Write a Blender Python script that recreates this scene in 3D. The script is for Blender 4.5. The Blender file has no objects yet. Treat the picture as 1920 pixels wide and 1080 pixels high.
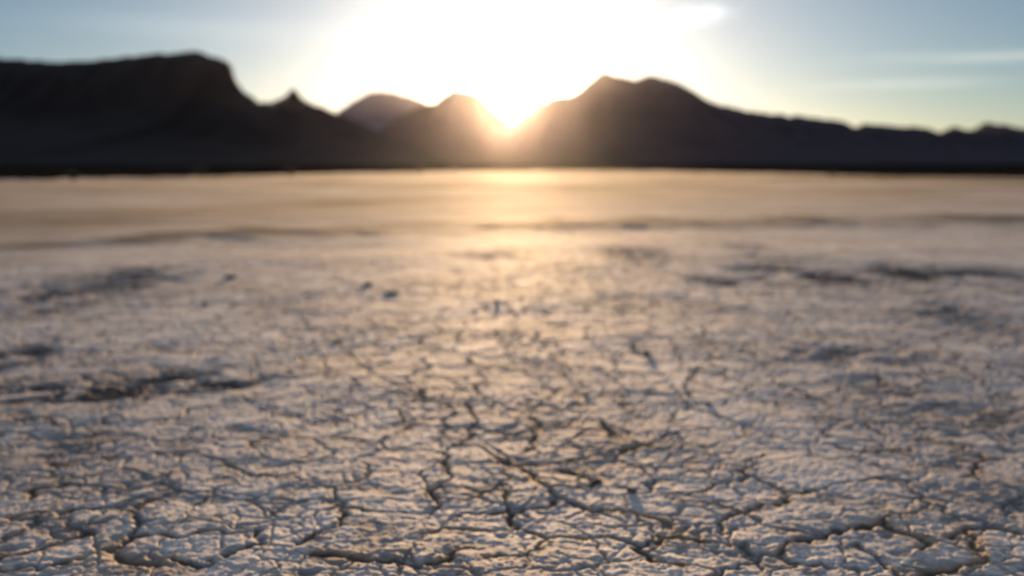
import bpy, math, random
import numpy as np
R = math.radians
C = bpy.context.scene.collection
sc = bpy.context.scene

# ------------------------------------------------------------------ camera
CAM_H = 0.60            # metres above the playa
FPX = 1866.7            # focal length in photograph pixels (35 mm on 36 mm, 1920 px)
HORIZON = 315.0
PITCH = math.atan((540 - HORIZON) / FPX)
cam_d = bpy.data.cameras.new('camera')
cam = bpy.data.objects.new('camera', cam_d); C.objects.link(cam)
cam.location = (0, 0, CAM_H)
cam.rotation_euler = (R(90) - PITCH, 0, 0)
cam_d.lens = 35.0; cam_d.sensor_width = 36.0
cam_d.clip_start = 0.05; cam_d.clip_end = 60000
cam_d.dof.use_dof = True
cam_d.dof.focus_distance = 1.12
cam_d.dof.aperture_fstop = 2.8
cam_d.dof.aperture_blades = 7
cam_d.dof.aperture_rotation = R(12)
sc.camera = cam
sc.view_settings.view_transform = 'Standard'
sc.view_settings.look = 'None'
sc.view_settings.gamma = 1.0
sc.view_settings.exposure = 1.02
sc.cycles.use_denoising = True
sc.cycles.volume_bounces = 1
sc.cycles.max_bounces = 6

# ------------------------------------------------------------------ sky and sun
SUN_ELEV = 3.75
SUN_AZ = 0.05           # degrees to the right of straight ahead
def sun_vec():
    e, a = R(SUN_ELEV), R(SUN_AZ)
    return (math.sin(a) * math.cos(e), math.cos(a) * math.cos(e), math.sin(e))
sun_d = bpy.data.lights.new('sun', 'SUN')
sun_d.energy = 5.0; sun_d.angle = R(0.5); sun_d.color = (1.0, 0.62, 0.31)
sun = bpy.data.objects.new('sun', sun_d); C.objects.link(sun)
sun.rotation_euler = (R(-90 + SUN_ELEV), 0, R(-SUN_AZ))   # light travels from the notch towards the camera
sun.location = (0, 50, 40)

world = bpy.data.worlds.new('World'); sc.world = world
world.use_nodes = True
wn, wl = world.node_tree.nodes, world.node_tree.links
wn.clear()
SKY_STRENGTH = 0.05
GLOW = [                # (radiance, fall-off in degrees, power, colour): the bright aureole of the low sun
    (5.0, 2.0, 1.0, (1.0, 0.90, 0.66)),
    (0.40, 6.2, 1.0, (0.92, 0.97, 1.12)),
    (0.06, 24.0, 1.6, (1.0, 0.99, 0.92)),
]
def W(t, **kw):
    n = wn.new(t)
    for k, v in kw.items(): setattr(n, k, v)
    return n
def wmath(op, a, b=None, c=None, clamp=False):
    n = wn.new('ShaderNodeMath'); n.operation = op; n.use_clamp = clamp
    for i, v in enumerate((a, b, c)):
        if v is None: continue
        if isinstance(v, (int, float)): n.inputs[i].default_value = v
        else: wl.new(v, n.inputs[i])
    return n.outputs[0]
sky = W('ShaderNodeTexSky'); sky.sky_type = 'NISHITA'
sky.sun_disc = False
sky.sun_elevation = R(SUN_ELEV); sky.sun_rotation = R(SUN_AZ)
sky.altitude = 1200; sky.air_density = 0.8; sky.dust_density = 0.6; sky.ozone_density = 2.2
tc = W('ShaderNodeTexCoord')
nrm = W('ShaderNodeVectorMath', operation='NORMALIZE'); wl.new(tc.outputs['Generated'], nrm.inputs[0])
dot = W('ShaderNodeVectorMath', operation='DOT_PRODUCT'); wl.new(nrm.outputs[0], dot.inputs[0]); dot.inputs[1].default_value = sun_vec()
ang = wmath('MULTIPLY', wmath('ARCCOSINE', wmath('MINIMUM', dot.outputs['Value'], 0.999999)), 180 / math.pi)
def wscale(col, fac):
    n = W('ShaderNodeVectorMath', operation='SCALE')
    if isinstance(col, tuple): n.inputs[0].default_value = col
    else: wl.new(col, n.inputs[0])
    if isinstance(fac, (int, float)): n.inputs['Scale'].default_value = fac
    else: wl.new(fac, n.inputs['Scale'])
    return n.outputs[0]
def wadd(a, b):
    n = W('ShaderNodeVectorMath', operation='ADD'); wl.new(a, n.inputs[0]); wl.new(b, n.inputs[1]); return n.outputs[0]
tint = W('ShaderNodeVectorMath', operation='MULTIPLY'); wl.new(sky.outputs[0], tint.inputs[0]); tint.inputs[1].default_value = (0.95, 0.95, 0.93)
total = wscale(tint.outputs[0], SKY_STRENGTH)
for amp, wid, pw, col in GLOW:
    t = wmath('POWER', wmath('DIVIDE', ang, wid), pw)
    g = wmath('MULTIPLY', wmath('POWER', math.e, wmath('MULTIPLY', t, -1.0)), amp)
    total = wadd(total, wscale(col, g))
# thin clouds, laid out by compass direction and elevation
sep = W('ShaderNodeSeparateXYZ'); wl.new(nrm.outputs[0], sep.inputs[0])
az = wmath('MULTIPLY', wmath('ARCTAN2', sep.outputs[0], sep.outputs[1]), 180 / math.pi)
el = wmath('MULTIPLY', wmath('ARCSINE', sep.outputs[2]), 180 / math.pi)
comb = W('ShaderNodeCombineXYZ'); wl.new(az, comb.inputs[0]); wl.new(el, comb.inputs[1])
def wnoise(sx, sy, detail, off=0.0):
    mp = W('ShaderNodeMapping'); wl.new(comb.outputs[0], mp.inputs['Vector'])
    mp.inputs['Scale'].default_value = (sx, sy, 1); mp.inputs['Location'].default_value = (off, off * .37, off * .11)
    n = W('ShaderNodeTexNoise'); n.inputs['Scale'].default_value = 1.0; n.inputs['Detail'].default_value = detail
    wl.new(mp.outputs[0], n.inputs['Vector']); return n.outputs[0]
def cloud(a0, e0, wa, we, tilt, amp, nz, col, thr=0.25):
    global total
    da = wmath('SUBTRACT', az, a0)
    de = wmath('SUBTRACT', wmath('SUBTRACT', el, e0), wmath('MULTIPLY', da, tilt))
    rr = wmath('ADD', wmath('POWER', wmath('ABSOLUTE', wmath('DIVIDE', da, wa)), 2.0), wmath('POWER', wmath('ABSOLUTE', wmath('DIVIDE', de, we)), 2.0))
    m = wmath('ADD', wmath('POWER', math.e, wmath('MULTIPLY', rr, -1.0)), wmath('MULTIPLY', wmath('SUBTRACT', nz, 0.5), 1.3))
    m = wmath('MULTIPLY', wmath('SUBTRACT', m, thr), 1.0 / (1 - thr), clamp=True)
    m = wmath('MULTIPLY', m, wmath('POWER', math.e, wmath('MULTIPLY', rr, -0.7)))
    total = wadd(total, wscale(col, wmath('MULTIPLY', m, amp)))
cloud(10.2, 8.3, 2.2, 0.7, 0.10, 0.26, wnoise(0.9, 2.0, 4, 3.0), (1.0, 0.98, 0.95))
cloud(27.0, 5.6, 9.0, 0.40, -0.01, 0.10, wnoise(0.16, 1.6, 3, 9.0), (1.0, 0.86, 0.62), 0.1)
cloud(21.0, 4.4, 6.0, 0.35, 0.0, 0.06, wnoise(0.2, 1.6, 3, 17.0), (1.0, 0.90, 0.66), 0.1)
cloud(-16.0, 7.4, 10.0, 0.8, -0.02, 0.04, wnoise(0.1, 0.8, 3, 27.0), (1.0, 0.96, 0.9), 0.1)
# added overhead sky glow, above the frame, to fill the ground with cool light
SKY_FILL = 0.20
sky_fill = wmath('SMOOTH_MIN', wmath('MAXIMUM', wmath('MULTIPLY', wmath('SUBTRACT', el, 13.0), 1 / 28.0), 0.0), 1.0, 0.2)
total = wadd(total, wscale((0.82, 0.93, 1.12), wmath('MULTIPLY', sky_fill, SKY_FILL)))
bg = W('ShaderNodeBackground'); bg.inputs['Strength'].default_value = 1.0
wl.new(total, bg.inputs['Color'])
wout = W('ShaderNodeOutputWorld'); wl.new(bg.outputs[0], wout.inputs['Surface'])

# ------------------------------------------------------------------ helpers
def ray(px, py):
    """direction (x, y, z), with y = 1, of a photograph pixel"""
    a = (px - 960) / FPX; b = (540 - py) / FPX
    c, s = math.cos(PITCH), math.sin(PITCH)
    y = c + b * s; z = -s + b * c
    return a / y, 1.0, z / y
def ground_pt(px, py):
    x, _, z = ray(px, py); t = CAM_H / -z
    return x * t, t
def tag(o, label=None, cat=None, group=None, kind=None):
    if label: o['label'] = label
    if cat: o['category'] = cat
    if group: o['group'] = group
    if kind: o['kind'] = kind
    return o

def hash2(ix, iy, seed):
    h = (ix.astype(np.int64) * 374761393 + iy.astype(np.int64) * 668265263 + seed * 1442695041) & 0xFFFFFFFF
    h = ((h ^ (h >> 13)) * 1274126177) & 0xFFFFFFFF
    h = ((h ^ (h >> 16)) * 2246822519) & 0xFFFFFFFF
    h = h ^ (h >> 15)
    return (h & 0xFFFFFF) / float(0x1000000)
def vnoise(x, y, s, seed=0):
    """smooth value noise in -1..1 with features of size s"""
    x = x / s; y = y / s
    ix = np.floor(x); iy = np.floor(y); fx = x - ix; fy = y - iy
    ux = fx * fx * fx * (fx * (fx * 6 - 15) + 10); uy = fy * fy * fy * (fy * (fy * 6 - 15) + 10)
    a = hash2(ix, iy, seed); b = hash2(ix + 1, iy, seed); c = hash2(ix, iy + 1, seed); d = hash2(ix + 1, iy + 1, seed)
    return ((a + (b - a) * ux) * (1 - uy) + (c + (d - c) * ux) * uy) * 2 - 1
def fbm(x, y, s, octs, seed=0, gain=0.5):
    out = 0; amp = 1.0; tot = 0
    for o in range(octs):
        a = 0.6 + o * 1.1; ca, sa = math.cos(a), math.sin(a)
        out = out + amp * vnoise(x * ca - y * sa, x * sa + y * ca, s, seed + o * 17); tot += amp
        amp *= gain; s *= 0.5
    return out / tot
def voronoi_edge(x, y, s, seed, jit=0.85):
    """distance (same unit as x) to the nearest border of the cells, and a random number per cell"""
    x = x / s; y = y / s
    ix = np.floor(x); iy = np.floor(y)
    best = np.full(x.shape, 1e9); bx = np.zeros_like(x); by = np.zeros_like(x); cid = np.zeros_like(x)
    for j in (-1, 0, 1):
        for i in (-1, 0, 1):
            cx = ix + i; cy = iy + j
            px = cx + .5 + (hash2(cx, cy, seed) - .5) * jit; py = cy + .5 + (hash2(cx, cy, seed + 7) - .5) * jit
            dd = (px - x) ** 2 + (py - y) ** 2
            m = dd < best
            best = np.where(m, dd, best); bx = np.where(m, px, bx); by = np.where(m, py, by)
            cid = np.where(m, hash2(cx, cy, seed + 31), cid)
    edge = np.full(x.shape, 1e9)
    for j in (-2, -1, 0, 1, 2):
        for i in (-2, -1, 0, 1, 2):
            if abs(i) == 2 and abs(j) == 2: continue
            cx = ix + i; cy = iy + j
            px = cx + .5 + (hash2(cx, cy, seed) - .5) * jit; py = cy + .5 + (hash2(cx, cy, seed + 7) - .5) * jit
            dx = px - bx; dy = py - by; L = np.sqrt(dx * dx + dy * dy)
            ok = L > 1e-6; L = np.where(ok, L, 1)
            d = ((px + bx) / 2 - x) * dx / L + ((py + by) / 2 - y) * dy / L
            edge = np.where(ok, np.minimum(edge, d), edge)
    return np.maximum(edge, 0) * s, cid
def smooth(a, b, t):
    t = np.clip((t - a) / (b - a), 0, 1); return t * t * (3 - 2 * t)

def grid_mesh(name, X, Y, Z, mat, attrs=None, wrap=False, cap=False):
    """a sheet of quads from 2-D arrays (rows, cols)"""
    nr, nc = X.shape
    co = np.stack([X, Y, Z], -1).reshape(-1, 3)
    r = np.arange(nr - 1)[:, None]; ncf = nc if wrap else nc - 1
    c = np.arange(ncf)[None, :]; c2 = (c + 1) % nc
    f = np.stack([r * nc + c, r * nc + c2, (r + 1) * nc + c2, (r + 1) * nc + c], -1).reshape(-1, 4)
    me = bpy.data.meshes.new(name)
    me.vertices.add(len(co)); me.vertices.foreach_set('co', co.astype(np.float32).ravel())
    loops = f.ravel()
    starts = np.arange(len(f)) * 4; totals = np.full(len(f), 4)
    if cap:                       # close the hole in the middle under the camera
        starts = np.append(starts, len(loops)); totals = np.append(totals, nc); loops = np.append(loops, np.arange(nc)[::-1])
    me.loops.add(len(loops)); me.loops.foreach_set('vertex_index', loops.astype(np.int32))
    me.polygons.add(len(starts)); me.polygons.foreach_set('loop_start', starts.astype(np.int32)); me.polygons.foreach_set('loop_total', totals.astype(np.int32))
    me.polygons.foreach_set('use_smooth', np.ones(len(starts), dtype=bool))
    me.update(calc_edges=True)
    for k, v in (attrs or {}).items():
        at = me.attributes.new(k, 'FLOAT', 'POINT'); at.data.foreach_set('value', v.astype(np.float32).ravel())
    me.materials.append(mat)
    o = bpy.data.objects.new(name, me); C.objects.link(o)
    return o

class Mat:
    def __init__(s, name):
        s.m = bpy.data.materials.new(name); s.m.use_nodes = True
        s.n = s.m.node_tree.nodes; s.l = s.m.node_tree.links; s.n.clear()
        s.out = s.n.new('ShaderNodeOutputMaterial'); s.b = s.n.new('ShaderNodeBsdfPrincipled')
        s.l.new(s.b.outputs[0], s.out.inputs[0])
        s.tc = s.n.new('ShaderNodeTexCoord')
    def noise(s, scale, detail=4, rough=0.55, sxyz=None):
        n = s.n.new('ShaderNodeTexNoise'); n.inputs['Scale'].default_value = scale
        n.inputs['Detail'].default_value = detail; n.inputs['Roughness'].default_value = rough
        if sxyz:
            mp = s.n.new('ShaderNodeMapping'); mp.inputs['Scale'].default_value = sxyz
            s.l.new(s.tc.outputs['Object'], mp.inputs[0]); s.l.new(mp.outputs[0], n.inputs['Vector'])
        else: s.l.new(s.tc.outputs['Object'], n.inputs['Vector'])
        return n.outputs[0]
    def ramp(s, fac, stops):
        r = s.n.new('ShaderNodeValToRGB'); s.l.new(fac, r.inputs[0])
        while len(r.color_ramp.elements) < len(stops): r.color_ramp.elements.new(0.5)
        for e, (p, c) in zip(r.color_ramp.elements, stops): e.position = p; e.color = (*c, 1)
        return r.outputs[0]
    def mix(s, fac, a, b, mode='MIX'):
        n = s.n.new('ShaderNodeMix'); n.data_type = 'RGBA'; n.blend_type = mode
        for k, v in ((0, fac), (6, a), (7, b)):
            if isinstance(v, (int, float)): n.inputs[k].default_value = v
            elif isinstance(v, tuple): n.inputs[k].default_value = (*v, 1)
            else: s.l.new(v, n.inputs[k])
        return n.outputs[2]
    def math(s, op, a, b=0.0, clamp=False):
        n = s.n.new('ShaderNodeMath'); n.operation = op; n.use_clamp = clamp
        for i, v in enumerate((a, b)):
            if isinstance(v, (int, float)): n.inputs[i].default_value = v
            else: s.l.new(v, n.inputs[i])
        return n.outputs[0]
    def attr(s, name):
        n = s.n.new('ShaderNodeAttribute'); n.attribute_name = name; return n.outputs['Fac']
    def bump(s, h, strength, dist, prev=None):
        n = s.n.new('ShaderNodeBump'); n.inputs['Strength'].default_value = 1.0
        if isinstance(strength, float): n.inputs['Strength'].default_value = strength
        else: s.l.new(strength, n.inputs['Strength'])
        n.inputs['Distance'].default_value = dist
        s.l.new(h, n.inputs['Height'])
        if prev is not None: s.l.new(prev, n.inputs['Normal'])
        return n.outputs[0]
    def set(s, **kw):
        for k, v in kw.items():
            k = k.replace('_', ' ')
            if isinstance(v, (int, float)): s.b.inputs[k].default_value = v
            elif isinstance(v, tuple): s.b.inputs[k].default_value = (*v, 1)
            else: s.l.new(v, s.b.inputs[k])
        return s

# ------------------------------------------------------------------ the playa
g = Mat('dried_mud')
n_big = g.noise(0.35, 5, 0.6); n_mid = g.noise(5.0, 6, 0.65); n_fine = g.noise(70.0, 6, 0.7); n_wide = g.noise(0.06, 4, 0.6); n_grit = g.noise(260.0, 3, 0.6)
col = g.ramp(n_mid, [(0.32, (0.34, 0.325, 0.32)), (0.55, (0.50, 0.475, 0.46)), (0.72, (0.60, 0.57, 0.545))])
col = g.mix(g.math('MULTIPLY', n_big, 0.5), col, (0.52, 0.485, 0.45))
col = g.mix(g.ramp(n_fine, [(0.38, (0.8,) * 3), (0.56, (0, 0, 0))]), col, (0.22, 0.205, 0.20))
col = g.mix(g.math('MULTIPLY', g.ramp(n_wide, [(0.45, (0, 0, 0)), (0.62, (1, 1, 1))]), 0.4), col, (0.28, 0.25, 0.22))
n_far = g.noise(1.3, 6, 0.7)
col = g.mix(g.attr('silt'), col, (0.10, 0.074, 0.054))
col = g.mix(g.ramp(n_far, [(0.44, (0, 0, 0)), (0.62, (0.65,) * 3)]), col, g.mix(0.72, col, (0.0, 0.0, 0.0)))
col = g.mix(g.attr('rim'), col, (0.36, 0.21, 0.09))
col = g.mix(g.attr('crack'), col, (0.035, 0.025, 0.018))
col = g.mix(g.attr('stain'), col, (0.07, 0.063, 0.062))
nb = g.bump(n_far, g.math('MULTIPLY', g.attr('silt'), 0.4), 0.05)
nb = g.bump(n_mid, 0.2, 0.012, nb)
nb = g.bump(n_fine, 0.6, 0.004, nb)
nb = g.bump(n_grit, 0.7, 0.0016, nb)
g.set(Base_Color=col, Roughness=g.math('ADD', g.math('MULTIPLY', g.attr('silt'), 0.12), 0.82), Normal=nb, Sheen_Weight=0.0, Sheen_Roughness=0.5, Sheen_Tint=(1.0, 0.82, 0.6))
g.l.new(g.math('SUBTRACT', 0.55, g.math('MULTIPLY', g.math('MAXIMUM', g.attr('silt'), g.attr('stain')), 0.53)), g.b.inputs['Specular IOR Level'])
MUD = g.m

# rows (distance) and columns (bearing) of the sheet: fine where the camera looks
rows = [0.30]
while rows[-1] < 0.95: rows.append(rows[-1] * 1.02)
while rows[-1] < 3: rows.append(rows[-1] * 1.0023)
while rows[-1] < 7: rows.append(rows[-1] * 1.0031)
while rows[-1] < 16: rows.append(rows[-1] * 1.0045)
while rows[-1] < 60: rows.append(rows[-1] * 1.012)
while rows[-1] < 26000: rows.append(rows[-1] * 1.05)
rows = np.array(rows)
dense = np.arange(-36, 36.001, 0.058)
right = 36 + np.cumsum(np.linspace(0.3, 4, 40)); right = right[right < 178]
left = -right[::-1]
cols = R(1) * np.concatenate([left, dense, right, [179.5]])
RR, AA = np.meshgrid(rows, cols, indexing='ij')
GX = RR * np.sin(AA); GY = RR * np.cos(AA)

CRACKS = [  # main cracks, traced: (width factor, points in photograph pixels), each laid on the ground plane in metres
 (1.2, [(56,939),(70,921),(100,915),(152,910),(196,913),(193,924)]),
 (1.1, [(0,984),(48,973),(118,961),(163,958),(222,952),(256,948),(307,936),(344,926),(407,928),(463,934),(526,937),(556,945),(593,939),(640,950)]),
 (1.4, [(256,948),(252,969),(259,987),(244,1010),(230,1024),(211,1037)]),
 (1.2, [(244,1010),(307,1010),(341,1017),(370,1006),(426,1006),(493,1002)]),
 (1.2, [(-30,1062),(22,1050),(56,1041),(89,1037),(111,1024),(159,1013),(170,1002),(137,995)]),
 (1.3, [(-40,1084),(0,1078),(81,1074),(122,1058),(167,1047),(211,1037)]),
 (2.0, [(211,1039),(235,1060),(262,1066),(290,1062),(311,1050)]),
 (1.3, [(311,1050),(378,1072),(404,1058),(452,1041),(485,1024),(493,1004)]),
 (1.2, [(556,1024),(593,1010),(630,995),(640,976),(640,950)]),
 (0.9, [(515,973),(548,954),(578,943)]),
 (1.0, [(370,861),(415,865),(444,880),(478,895),(519,893),(548,891)]),
 (1.0, [(640,954),(677,960),(733,961),(781,965),(818,954),(821,943),(814,921),(825,902),(840,891),(833,876),(847,839),(862,832),(881,821),(881,806),(895,787),(881,769),(877,752)]),
 (1.0, [(862,832),(907,836),(936,858),(966,869),(1010,867),(1047,860),(1103,850),(1151,849),(1188,836),(1233,821),(1280,804),(1330,800)]),
 (1.1, [(973,871),(996,887),(1014,902),(1033,911),(1047,928),(1073,939),(1103,954),(1166,954),(1203,961),(1236,969),(1255,984),(1280,991)]),
 (1.3, [(1033,910),(1077,910),(1118,900),(1096,890),(1055,876)]),
 (1.3, [(840,976),(877,963),(929,958),(962,961),(992,952),(1029,945),(1044,932)]),
 (1.1, [(962,961),(958,987),(996,998),(1021,1010),(1014,1028),(996,1045),(947,1047),(914,1050)]),
 (1.2, [(799,1006),(840,995),(899,995),(958,987)]),
 (1.3, [(590,1046),(640,1048),(688,1054),(736,1054),(788,1069),(825,1061),(840,1036),(873,1032)]),
 (0.8, [(814,921),(862,910),(899,921),(944,917),(958,939),(955,958)]),
 (1.1, [(1021,1010),(1103,1010),(1140,1002),(1196,1021),(1233,1006),(1280,993),(1295,985)]),
 (1.1, [(1300,1066),(1280,1061),(1233,1058),(1214,1045),(1188,1024)]),
 (0.9, [(892,802),(955,808),(1003,802),(1014,791),(1003,780)]),
 (0.9, [(1003,802),(999,828),(984,843)]),
 (2.0, [(1122,784),(1135,797),(1158,818)]),
 (1.0, [(1280,921),(1317,917),(1347,902),(1384,891),(1402,887),(1439,902),(1473,917),(1502,921),(1539,913),(1576,902),(1636,897),(1676,893),(1713,902)]),
 (1.0, [(1402,887),(1384,876),(1410,861),(1443,850)]),
 (1.2, [(1473,917),(1461,936),(1428,947),(1391,958),(1361,973),(1358,999)]),
 (0.9, [(1260,932),(1280,936),(1347,939),(1391,954)]),
 (0.9, [(1417,965),(1443,984),(1484,995),(1532,999)]),
 (1.6, [(1461,1043),(1480,1024),(1532,1006),(1569,991),(1613,984),(1643,973),(1673,991),(1717,1002),(1739,1017),(1732,1028)]),
 (1.3, [(1230,1000),(1280,1006),(1328,1015),(1391,1017),(1406,1032),(1406,1047),(1369,1073),(1350,1090)]),
 (1.5, [(1406,1036),(1436,1036),(1461,1043),(1487,1054),(1532,1058)]),
 (1.2, [(1643,973),(1699,958),(1713,961)]),
 (1.5, [(1791,1006),(1824,987),(1873,987),(1920,999),(1960,1004)]),
 (1.0, [(1610,1013),(1628,1032),(1643,1050),(1687,1073),(1700,1090)]),
 (1.0, [(1695,836),(1643,843),(1591,839),(1561,828)]),
 (1.0, [(1624,861),(1654,873),(1699,880)]),
 (1.1, [(1843,847),(1836,873),(1813,887)]),
 (1.3, [(1740,1085),(1761,1073),(1813,1050),(1847,1036),(1836,1013),(1824,995)]),
 (0.45, [(628,640),(660,668),(700,700),(750,722),(790,745),(825,752)]),
 (0.6, [(1280,585),(1325,620),(1310,650)]),
 (0.7, [(1322,680),(1300,705),(1285,738)]),
 (0.8, [(88,873),(122,875),(167,862),(211,858)]),
 (0.8, [(1502,780),(1558,778),(1606,784),(1690,790)]),
 (0.7, [(640,840),(700,842),(760,838),(800,842),(838,850)]),
]
def dist_polyline(x, y, pts):
    best = np.full(x.shape, 1e9)
    for (ax, ay), (bx, by) in zip(pts[:-1], pts[1:]):
        dx, dy = bx - ax, by - ay; L2 = dx * dx + dy * dy + 1e-12
        t = np.clip(((x - ax) * dx + (y - ay) * dy) / L2, 0, 1)
        best = np.minimum(best, np.hypot(x - ax - t * dx, y - ay - t * dy))
    return best

rowstep = np.gradient(rows)[:, None] * np.ones_like(GX)
fade = lambda size: np.clip(1.6 - 1.6 * rowstep / size, 0, 1)      # drop relief the sheet is too coarse to carry
near = RR < 16.5
idx = np.where(near.any(axis=1))[0].max() + 1
x = GX[:idx]; y = GY[:idx]; fd = fade(0.05)[:idx]
wx = x + 0.018 * vnoise(x, y, 0.06, 3) + 0.008 * vnoise(x, y, 0.021, 4) + 0.05 * vnoise(x, y, .35, 91)
wy = y + 0.018 * vnoise(x, y, 0.06, 5) + 0.008 * vnoise(x, y, 0.021, 6) + 0.05 * vnoise(x, y, .35, 92)
e1, id1 = voronoi_edge(wx, wy, 0.135, 11)
e2, id2 = voronoi_edge(wx, wy, 0.055, 23)
# traced cracks
wob = 0.0045 * vnoise(x, y, 0.016, 8) + 0.006 * vnoise(x, y, 0.045, 9)
tr = np.full(x.shape, 1e9)
far_tr = np.full(x.shape, 1e9)
for w, pts in CRACKS:
    P = [ground_pt(*p) for p in pts]
    xs = [p[0] for p in P]; ys = [p[1] for p in P]
    m = (x > min(xs) - .25) & (x < max(xs) + .25) & (y > min(ys) - .25) & (y < max(ys) + .25)
    if not m.any(): continue
    d = dist_polyline(x[m] + 1.6 * wob[m], y[m] - 1.6 * wob[m], P)
    tr[m] = np.minimum(tr[m], d / w); far_tr[m] = np.minimum(far_tr[m], d)
vary = 0.5 + 0.5 * vnoise(x, y, 0.16, 40)
vary2 = 0.5 + 0.5 * vnoise(x, y, 0.11, 41)
zone = smooth(1.9, 2.6, y) * 0.4 + 0.6         # untraced ground carries its own big cells
w1 = 0.0040 * (0.4 + 0.9 * vary) 
c1 = np.exp(-(e1 / w1) ** 2) * (0.35 + 0.65 * vary) * zone * (0.35 + 0.65 * smooth(9, 3, y))
c2 = np.exp(-(e2 / 0.0036) ** 2) * smooth(0.3, 0.8, vary2) * 0.35
wt = 0.0056 * (0.7 + 0.6 * vary2)
c3 = np.exp(-(tr / wt) ** 2) * (0.72 + 0.28 * vnoise(x, y, 0.05, 45))
crack = np.maximum(np.maximum(c1, c2), c3) * fd
# plates curl up towards their edges
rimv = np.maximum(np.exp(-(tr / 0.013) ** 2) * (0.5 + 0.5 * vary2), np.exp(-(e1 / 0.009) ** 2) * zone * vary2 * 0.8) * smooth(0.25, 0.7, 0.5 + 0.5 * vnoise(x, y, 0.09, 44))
curl = 0.0016 * np.exp(-np.minimum(e1 * 1.0, far_tr) / 0.02) * (0.3 + vary) + 0.002 * (id1 - .5) * smooth(0, .02, e1)
# dark rough streaks where the crust is broken up
def blob(cx, cy, rx, ry, rot, seed, s):
    ca, sa = math.cos(rot), math.sin(rot)
    u = ((x - cx) * ca + (y - cy) * sa) / rx; v = (-(x - cx) * sa + (y - cy) * ca) / ry
    return np.exp(-(u * u + v * v) ** 1.5) * smooth(-0.75, 0.30, vnoise(x, y * 0.7, s, seed) + 0.6 * vnoise(x, y, s * .4, seed + 1) + 0.1)
def px_blob(x0, x1, y0, y1, rot, seed, s=0.12, k=1.0):
    (ax, ay), (bx, by) = ground_pt(x0, (y0 + y1) / 2), ground_pt(x1, (y0 + y1) / 2)
    fy = ground_pt(960, y0)[1]; ny = ground_pt(960, y1)[1]
    return k * blob((ax + bx) / 2, (fy + ny) / 2, (bx - ax) / 2 * 1.15, (fy - ny) / 2 * 1.4, rot, seed, s)
rough = np.zeros_like(x)
for args in [(190,490,700,735,0.04,50,.1,1.2), (20,300,718,752,0.08,51,.1,1.1), (1380,1640,498,528,0.0,52,0.25), (1630,1900,500,526,0.0,53,0.25),
             (150,330,505,545,0.1,54,0.2,.8), (-80,190,525,590,0.0,55,0.2,.6), (-40,60,650,700,0.0,56), (840,980,466,482,0.0,57,.2,.5), (1130,1270,462,492,0,58,.25,.5),
             (1300,1390,518,534,0,59,.2,.7), (1500,1700,655,680,0,60,.1,.7), (1360,1500,450,485,0,61,.3,.4), (60,200,800,850,0.,62,.1,0.25), (-20,90,760,830,0.,66,.1,0.35),
             (1600,1700,708,745,0,63,.08,0.35), (1800,1930,740,830,0,64,.09,0.25), (1680,1800,770,850,0,65,.08,0.25),
             (360,520,378,392,0,67,.8,.5), (1740,1930,560,640,0,68,.15,.4), (1830,1960,900,980,0,69,.05,0.35)]:
    rough = np.maximum(rough, px_blob(*args))
far_d = np.array([ground_pt(p, q) for p, q in [(-400,492),(0,466),(200,453),(400,441),(600,431),(800,425),(1000,421),(1200,418),(1500,415),(1920,412),(2300,411)]])
line_y = np.interp(x, far_d[:, 0], far_d[:, 1])
u = (y - line_y) / (0.10 * line_y) + 0.25 * vnoise(x, y, .7, 70) + 0.25 * vnoise(x, y, .25, 72)
line_m = np.exp(-(u * u) ** 1.6) * (0.85 + 0.15 * vnoise(x, y * 0, 1.3, 71))
fleck = smooth(0.22, 0.5, fbm(x, y, 0.075, 3, 85, .6) + 0.25 * vnoise(x, y, 0.6, 88)) * smooth(0.9, 1.3, y)
crumb = np.maximum(np.exp(-(tr / 0.022) ** 2), 0.5 * np.exp(-(e1 / 0.012) ** 2) * zone) * smooth(-0.2, 0.5, vnoise(x, y, 0.05, 95))
zz = (-0.010 * crack + 0.0050 * crumb * fbm(x, y, 0.013, 2, 96, .7) * fade(0.012)[:idx] + 0.0014 * fbm(x, y, 0.010, 2, 97) * fade(0.01)[:idx] - 0.0015 * fleck * fd + curl * fd
      + 0.0013 * fbm(x, y, 0.024, 4, 60, .8) * fade(0.03)[:idx] + 0.0020 * fbm(x, y, 0.13, 2, 61) * fd + 0.010 * fbm(x, y, 0.9, 2, 62)
      + rough * (0.020 * fbm(x, y, 0.055, 3, 63, .7) - 0.010) + 0.03 * line_m)
Z = 0.02 * fbm(GX, GY, 6.0, 3, 64) * smooth(3, 12, RR) + 0.05 * fbm(GX, GY, 40, 3, 65) * smooth(20, 80, RR)
Z[:idx] += zz * np.where(RR[:idx] < 14, 1, smooth(16.5, 14, RR[:idx]))
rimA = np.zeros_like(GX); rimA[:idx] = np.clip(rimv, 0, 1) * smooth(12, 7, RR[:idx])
crackA = np.zeros_like(GX); crackA[:idx] = np.clip(crack * 1.5, 0, 1)
stainA = np.zeros_like(GX); stainA[:idx] = np.clip(rough * 1.1 + 0.5 * fleck + 1.25 * line_m * (0.8 + 0.4 * vnoise(x, y, 0.5, 73)), 0, 1)
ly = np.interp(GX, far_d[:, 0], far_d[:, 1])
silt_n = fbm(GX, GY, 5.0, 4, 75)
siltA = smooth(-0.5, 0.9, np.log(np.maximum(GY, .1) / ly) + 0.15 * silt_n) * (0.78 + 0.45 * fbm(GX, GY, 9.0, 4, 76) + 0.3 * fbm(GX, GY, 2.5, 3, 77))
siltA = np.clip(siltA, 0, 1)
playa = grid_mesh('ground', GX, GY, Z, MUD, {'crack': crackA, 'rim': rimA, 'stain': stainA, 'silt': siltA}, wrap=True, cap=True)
tag(playa, 'cracked dry mud ground stretching flat to the mountains', 'ground', kind='structure')

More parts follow.
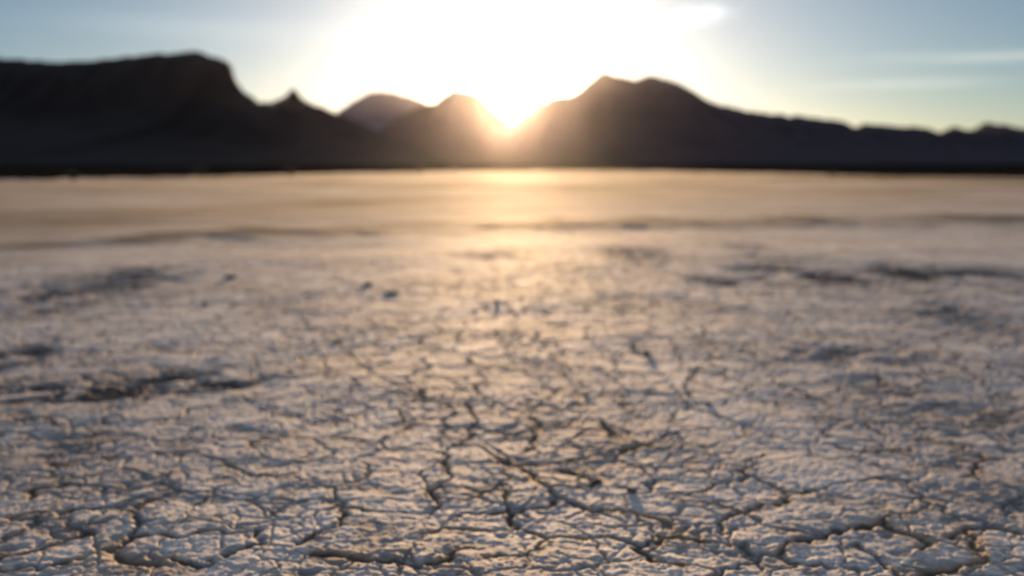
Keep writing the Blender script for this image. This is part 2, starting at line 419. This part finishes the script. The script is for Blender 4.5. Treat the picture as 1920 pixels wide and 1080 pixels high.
# ------------------------------------------------------------------ dark scrub flat behind the shore of the playa
s = Mat('dark_scrub')
sc1 = s.noise(0.8, 5); sc2 = s.noise(0.02, 4)
s.set(Base_Color=s.mix(sc2, s.ramp(sc1, [(0.35, (0.008, 0.007, 0.006)), (0.7, (0.02, 0.016, 0.013))]), (0.012, 0.01, 0.009)), Roughness=0.95, Normal=s.bump(sc1, 0.7, 0.3))
s.b.inputs['Specular IOR Level'].default_value = 0.0
SHORE = [(-600,344),(0,337),(200,334),(400,330.5),(600,326.5),(750,323),(900,320),(1050,319.5),(1250,321.5),(1450,325),(1650,329),(1800,331),(1920,333),(2500,339)]
sa = np.array([math.atan2(*ground_pt(*p)) for p in SHORE]); sd = np.array([math.hypot(*ground_pt(*p)) for p in SHORE])
aa = R(1) * np.arange(-60, 60.01, 0.1)
base = np.interp(aa, sa, sd)
base = base * (1 + 0.05 * vnoise(aa * 60, aa * 0, 1.0, 80) + 0.05 * vnoise(aa * 200, aa * 0, 1.0, 82))
tt = np.concatenate([[0, .004, .01, .02, .035, .05], np.geomspace(.07, 60, 70)])
T2, A2 = np.meshgrid(tt, aa, indexing='ij'); B2 = np.ones_like(T2) * base[None, :]
RS = np.minimum(B2 * (1 + T2), 4200)
SX = RS * np.sin(A2); SY = RS * np.cos(A2)
SZ = -0.15 + smooth(0, .02, T2) * 0.30 + smooth(0.0, .03, T2) * 0.12 * fbm(SX, SY, 1.6, 3, 81) + 0.004 * np.maximum(RS - B2, 0) * smooth(0, 2, T2)
SZ = np.where(RS > 1600, SZ, np.minimum(SZ, CAM_H + (RS) * 0.0045))
scrub = grid_mesh('scrub_ground', SX, SY, SZ, s.m)
tag(scrub, 'dark strip of scrub ground along the foot of the mountains', 'scrubland', kind='structure')

# ------------------------------------------------------------------ mountains
def rock_mat(name, a, b, strata):
    r = Mat(name)
    n1 = r.noise(0.012, 8, 0.6); n2 = r.noise(1.0, 5, 0.6, (0.004, 0.004, strata))
    c = r.mix(n2, r.ramp(n1, [(0.3, a), (0.7, b)]), a)
    r.set(Base_Color=c, Roughness=0.95, Normal=r.bump(n1, 0.6, 6.0))
    r.b.inputs['Specular IOR Level'].default_value = 0.05
    return r.m
def mountain(name, label, D, line, mat, front, back, seed, cliff=0.0, step=3.0, rug=0.10, lean=0.4):
    """a range whose crest, at about D metres, passes through the given points of the skyline; real width front and back"""
    pts = np.array(line, float)
    px = np.arange(pts[0, 0], pts[-1, 0] + .1, step)
    py = np.interp(px, pts[:, 0], pts[:, 1]) + 1.6 * vnoise(px, px * 0, 11.0, seed) + 1.2 * vnoise(px, px * 0, 5.0, seed + 1)
    dirs = np.array([ray(p, q) for p, q in zip(px, py)])
    H = np.maximum(CAM_H + dirs[:, 2] * D, 2.0)
    X0 = dirs[:, 0]
    v = np.concatenate([-np.linspace(1, 0, 40) ** 1.15, np.linspace(0, 1, 22)[1:]])
    V, HH = np.meshgrid(v, H, indexing='ij'); _, XX = np.meshgrid(v, X0, indexing='ij')
    Ym = D + np.where(V < 0, V * front, V * back)
    Xm = XX * np.where(V < 0, D * (1 - lean) + Ym * lean, Ym)
    t = 1 - np.abs(V)
    prof = t ** 1.25
    if cliff: prof = (1 - cliff) * prof + cliff * smooth(0.62, 0.86, t)
    Zm = HH * prof
    gul = np.abs(fbm(Xm, Ym * 0.35, 90 * D / 2500, 4, seed + 5))
    Zm = Zm * (1 - rug * 3.0 * gul * smooth(1.0, 0.8, t)) - smooth(.1, 0, t) * 3
    o = grid_mesh(name, Xm, Ym, Zm, mat)
    return tag(o, label, 'mountain', kind='structure')
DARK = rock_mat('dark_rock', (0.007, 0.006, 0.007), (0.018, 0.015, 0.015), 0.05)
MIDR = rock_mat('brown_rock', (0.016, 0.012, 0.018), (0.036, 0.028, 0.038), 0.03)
HAZED = rock_mat('hazed_rock', (0.07, 0.06, 0.08), (0.12, 0.105, 0.13), 0.02)  # distance haze put into the rock colour: paler and more purple
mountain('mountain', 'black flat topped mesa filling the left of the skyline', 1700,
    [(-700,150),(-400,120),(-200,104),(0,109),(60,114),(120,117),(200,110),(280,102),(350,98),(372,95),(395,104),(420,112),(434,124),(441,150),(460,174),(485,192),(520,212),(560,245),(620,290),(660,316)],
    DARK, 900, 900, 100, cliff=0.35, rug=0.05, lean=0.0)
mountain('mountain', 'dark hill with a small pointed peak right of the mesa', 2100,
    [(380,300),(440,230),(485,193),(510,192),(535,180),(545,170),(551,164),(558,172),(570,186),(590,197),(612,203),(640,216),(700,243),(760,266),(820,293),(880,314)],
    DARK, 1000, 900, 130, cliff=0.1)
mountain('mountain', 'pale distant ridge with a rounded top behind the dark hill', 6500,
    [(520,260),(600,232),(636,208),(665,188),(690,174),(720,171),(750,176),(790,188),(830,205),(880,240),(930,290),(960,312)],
    HAZED, 1200, 1500, 160)
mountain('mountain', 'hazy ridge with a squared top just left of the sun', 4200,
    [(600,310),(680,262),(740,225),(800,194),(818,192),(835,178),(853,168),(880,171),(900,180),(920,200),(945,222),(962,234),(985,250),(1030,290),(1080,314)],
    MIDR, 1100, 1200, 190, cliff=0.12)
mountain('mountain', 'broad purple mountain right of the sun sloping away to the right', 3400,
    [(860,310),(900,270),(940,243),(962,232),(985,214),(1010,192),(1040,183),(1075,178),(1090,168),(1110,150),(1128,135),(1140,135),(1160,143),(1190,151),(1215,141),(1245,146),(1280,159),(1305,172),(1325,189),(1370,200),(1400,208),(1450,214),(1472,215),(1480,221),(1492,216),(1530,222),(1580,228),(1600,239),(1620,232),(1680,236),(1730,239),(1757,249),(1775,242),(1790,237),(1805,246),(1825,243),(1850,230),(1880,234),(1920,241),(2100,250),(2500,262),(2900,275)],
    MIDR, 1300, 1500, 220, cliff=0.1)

# ------------------------------------------------------------------ clods of mud on the ground
cm = Mat('mud_clod')
cn = cm.noise(60, 5, .65)
cm.set(Base_Color=cm.ramp(cn, [(0.3, (0.06, 0.052, 0.048)), (0.7, (0.14, 0.12, 0.10))]), Roughness=0.9, Normal=cm.bump(cn, .7, .006))
def ground_z(px_, py_):
    r_ = math.hypot(px_, py_); a_ = math.atan2(px_, py_)
    i = min(np.searchsorted(rows, r_), len(rows) - 1); j = min(np.searchsorted(cols, a_), len(cols) - 1)
    return float(Z[i, j])
import bmesh
def clod(px, py, w, h, d, rot, label, seed):
    rnd = random.Random(seed)
    gx, gy = ground_pt(px, py); w *= .8; h *= .7; d *= .8
    bm = bmesh.new(); bmesh.ops.create_icosphere(bm, subdivisions=3, radius=1.0)
    co = np.array([v.co[:] for v in bm.verts])
    k = 1 + 0.28 * vnoise(co[:, 0] + seed, co[:, 1] + co[:, 2] * .7, 0.8, seed) + 0.14 * vnoise(co[:, 1], co[:, 2] * 1.3 + seed, 0.35, seed + 2)
    for v, kk in zip(bm.verts, k):
        v.co = (v.co.x * kk * w / 2, v.co.y * kk * d / 2, v.co.z * kk * h * (0.62 if v.co.z > 0 else 0.45))
    me = bpy.data.meshes.new('mud_clod'); bm.to_mesh(me); bm.free(); me.materials.append(cm.m)
    for p in me.polygons: p.use_smooth = True
    o = bpy.data.objects.new('mud_clod', me); C.objects.link(o)
    o.location = (gx, gy, ground_z(gx, gy) + h * 0.25); o.rotation_euler = (rnd.uniform(-.1, .1), rnd.uniform(-.1, .1), rot)
    return tag(o, label, 'clod', 'mud clods lying on the playa')
CLODS = [
 (933,570,.030,.030,.03,0.2,'small round dark clod alone below the sun'),
 (735,552,.085,.028,.05,0.1,'long flat dark clod left of centre in the middle distance'),
 (690,537,.055,.028,.04,0.5,'clod just behind and left of the long flat one'),
 (1213,662,.030,.024,.026,0.3,'dark bluish clod right of centre, larger of a close pair'),
 (1184,648,.026,.014,.02,1.0,'smaller clod of the close pair right of centre'),
 (628,642,.040,.018,.03,0.9,'clod at the upper end of a slanting crack left of centre'),
 (432,521,.075,.035,.05,0.4,'clod in the pale ground left of centre near the far streak'),
 (1100,738,.024,.013,.02,0.1,'low clod between the close pair and the short black crack'),
 (1327,754,.024,.012,.02,0.0,'low clod below the short golden crack on the right'),
 (1773,581,.045,.026,.04,0.2,'clod standing alone on the far right ground'),
 (1118,897,.026,.013,.02,0.4,'clod at the bend of the crack below centre'),
 (1186,919,.026,.014,.018,0.0,'clod lying right of the cracked junction below centre'),
 (478,895,.030,.012,.018,0.1,'clod in the crack at the left foreground'),
 (385,571,.040,.024,.03,0.4,'clod below the one near the far streak on the left'),
 (1165,802,.016,.010,.014,0.4,'tiny clod touching the short black crack'),
]
for i, a in enumerate(CLODS): clod(*a, seed=300 + i * 13)

# ------------------------------------------------------------------ shrubs along the shore
lm = Mat('shrub_leaves'); ln = lm.noise(8, 3)
lm.set(Base_Color=lm.ramp(ln, [(0.3, (0.03, 0.032, 0.02)), (0.7, (0.07, 0.07, 0.045))]), Roughness=0.9)
sm_ = Mat('shrub_wood'); sn = sm_.noise(20, 3)
sm_.set(Base_Color=sm_.ramp(sn, [(0.3, (0.05, 0.04, 0.03)), (0.7, (0.1, 0.08, 0.06))]), Roughness=0.9)
def shrub(px, py, w, h, label, seed):
    rnd = random.Random(seed); gx, gy = ground_pt(px, py)
    root = bpy.data.objects.new('desert_shrub', None); C.objects.link(root)
    root.location = (gx, gy, ground_z(gx, gy) - 0.02)
    tag(root, label, 'shrub', 'shrubs along the edge of the playa')
    sv, sf, lv, lf = [], [], [], []
    for k in range(26):
        a = rnd.uniform(0, 2 * math.pi); sp = rnd.uniform(0.2, 1.0)
        tip = np.array([math.cos(a) * sp * w / 2, math.sin(a) * sp * w / 2, h * rnd.uniform(.55, 1.0) * (1 - .35 * sp * sp)])
        b0 = np.array([math.cos(a) * .04, math.sin(a) * .04, 0]); mid = (b0 + tip) / 2 + np.array([0, 0, h * .12])
        prev = None
        for t, rad in ((b0, .012), (mid, .008), (tip, .003)):
            ring = [len(sv) + q for q in range(4)]
            for q in range(4): sv.append(t + rad * np.array([math.cos(q * 1.57), math.sin(q * 1.57), 0]))
            if prev: sf += [(prev[q], prev[(q + 1) % 4], ring[(q + 1) % 4], ring[q]) for q in range(4)]
            prev = ring
        for q in range(34):
            f = rnd.uniform(.3, 1.05); c = b0 + (tip - b0) * f + np.array([rnd.gauss(0, .07) * w, rnd.gauss(0, .07) * w, rnd.gauss(0, .05) * h + .06 * h])
            c[2] = max(c[2], .02)
            s1 = np.array([rnd.uniform(-1, 1) for _ in range(3)]) * .035; s2 = np.array([rnd.uniform(-1, 1) for _ in range(3)]) * .03
            n0 = len(lv); lv += [c - s1, c + s2, c + s1, c - s2]; lf.append((n0, n0 + 1, n0 + 2, n0 + 3))
    for nm, vv, ff, mt in (('stems', sv, sf, sm_.m), ('foliage', lv, lf, lm.m)):
        me = bpy.data.meshes.new(nm); me.from_pydata([tuple(map(float, p)) for p in vv], [], ff); me.materials.append(mt)
        o = bpy.data.objects.new(nm, me); C.objects.link(o); o.parent = root
for i, a in enumerate([
    (378,332,1.2,.75,'widest dark shrub at the shore below the mesa edge'),
    (545,328.5,1.3,.75,'shrub at the shore straight below the small pointed peak'),
    (787,323.0,2.0,1.2,'shrub at the shore below the pale distant ridge'),
    (850,321.0,2.2,1.3,'shrub at the shore below the squared ridge, nearest the sun on its left'),
    (138,337,.8,.5,'small shrub at the shore under the left end of the mesa'),
    (1190,322.2,1.9,1.0,'low shrub at the shore under the broad purple mountain'),
    (1560,328.2,1.0,.5,'small shrub at the shore toward the right of the photo')]):
    shrub(a[0], a[1] + 1.3, *a[2:], seed=500 + i * 7)

# ------------------------------------------------------------------ haze: sunlit dust in the evening air
HAZE = 2.9e-6
bm = bmesh.new(); bmesh.ops.create_cube(bm, size=1.0)
hm = bpy.data.meshes.new('haze'); bm.to_mesh(hm); bm.free()
haze = bpy.data.objects.new('haze', hm); C.objects.link(haze)
haze.scale = (54000, 54000, 900); haze.location = (0, 0, 450 - 6)
hz = bpy.data.materials.new('evening_haze'); hz.use_nodes = True; hz.node_tree.nodes.clear()
ho = hz.node_tree.nodes.new('ShaderNodeOutputMaterial'); pv = hz.node_tree.nodes.new('ShaderNodeVolumePrincipled')
pv.inputs['Color'].default_value = (0.86, 0.86, 1.0, 1); pv.inputs['Density'].default_value = HAZE; pv.inputs['Anisotropy'].default_value = 0.935
hz.node_tree.links.new(pv.outputs[0], ho.inputs['Volume'])
hm.materials.append(hz)
tag(haze, 'thin warm haze in the air between camera and mountains', 'haze', kind='stuff')
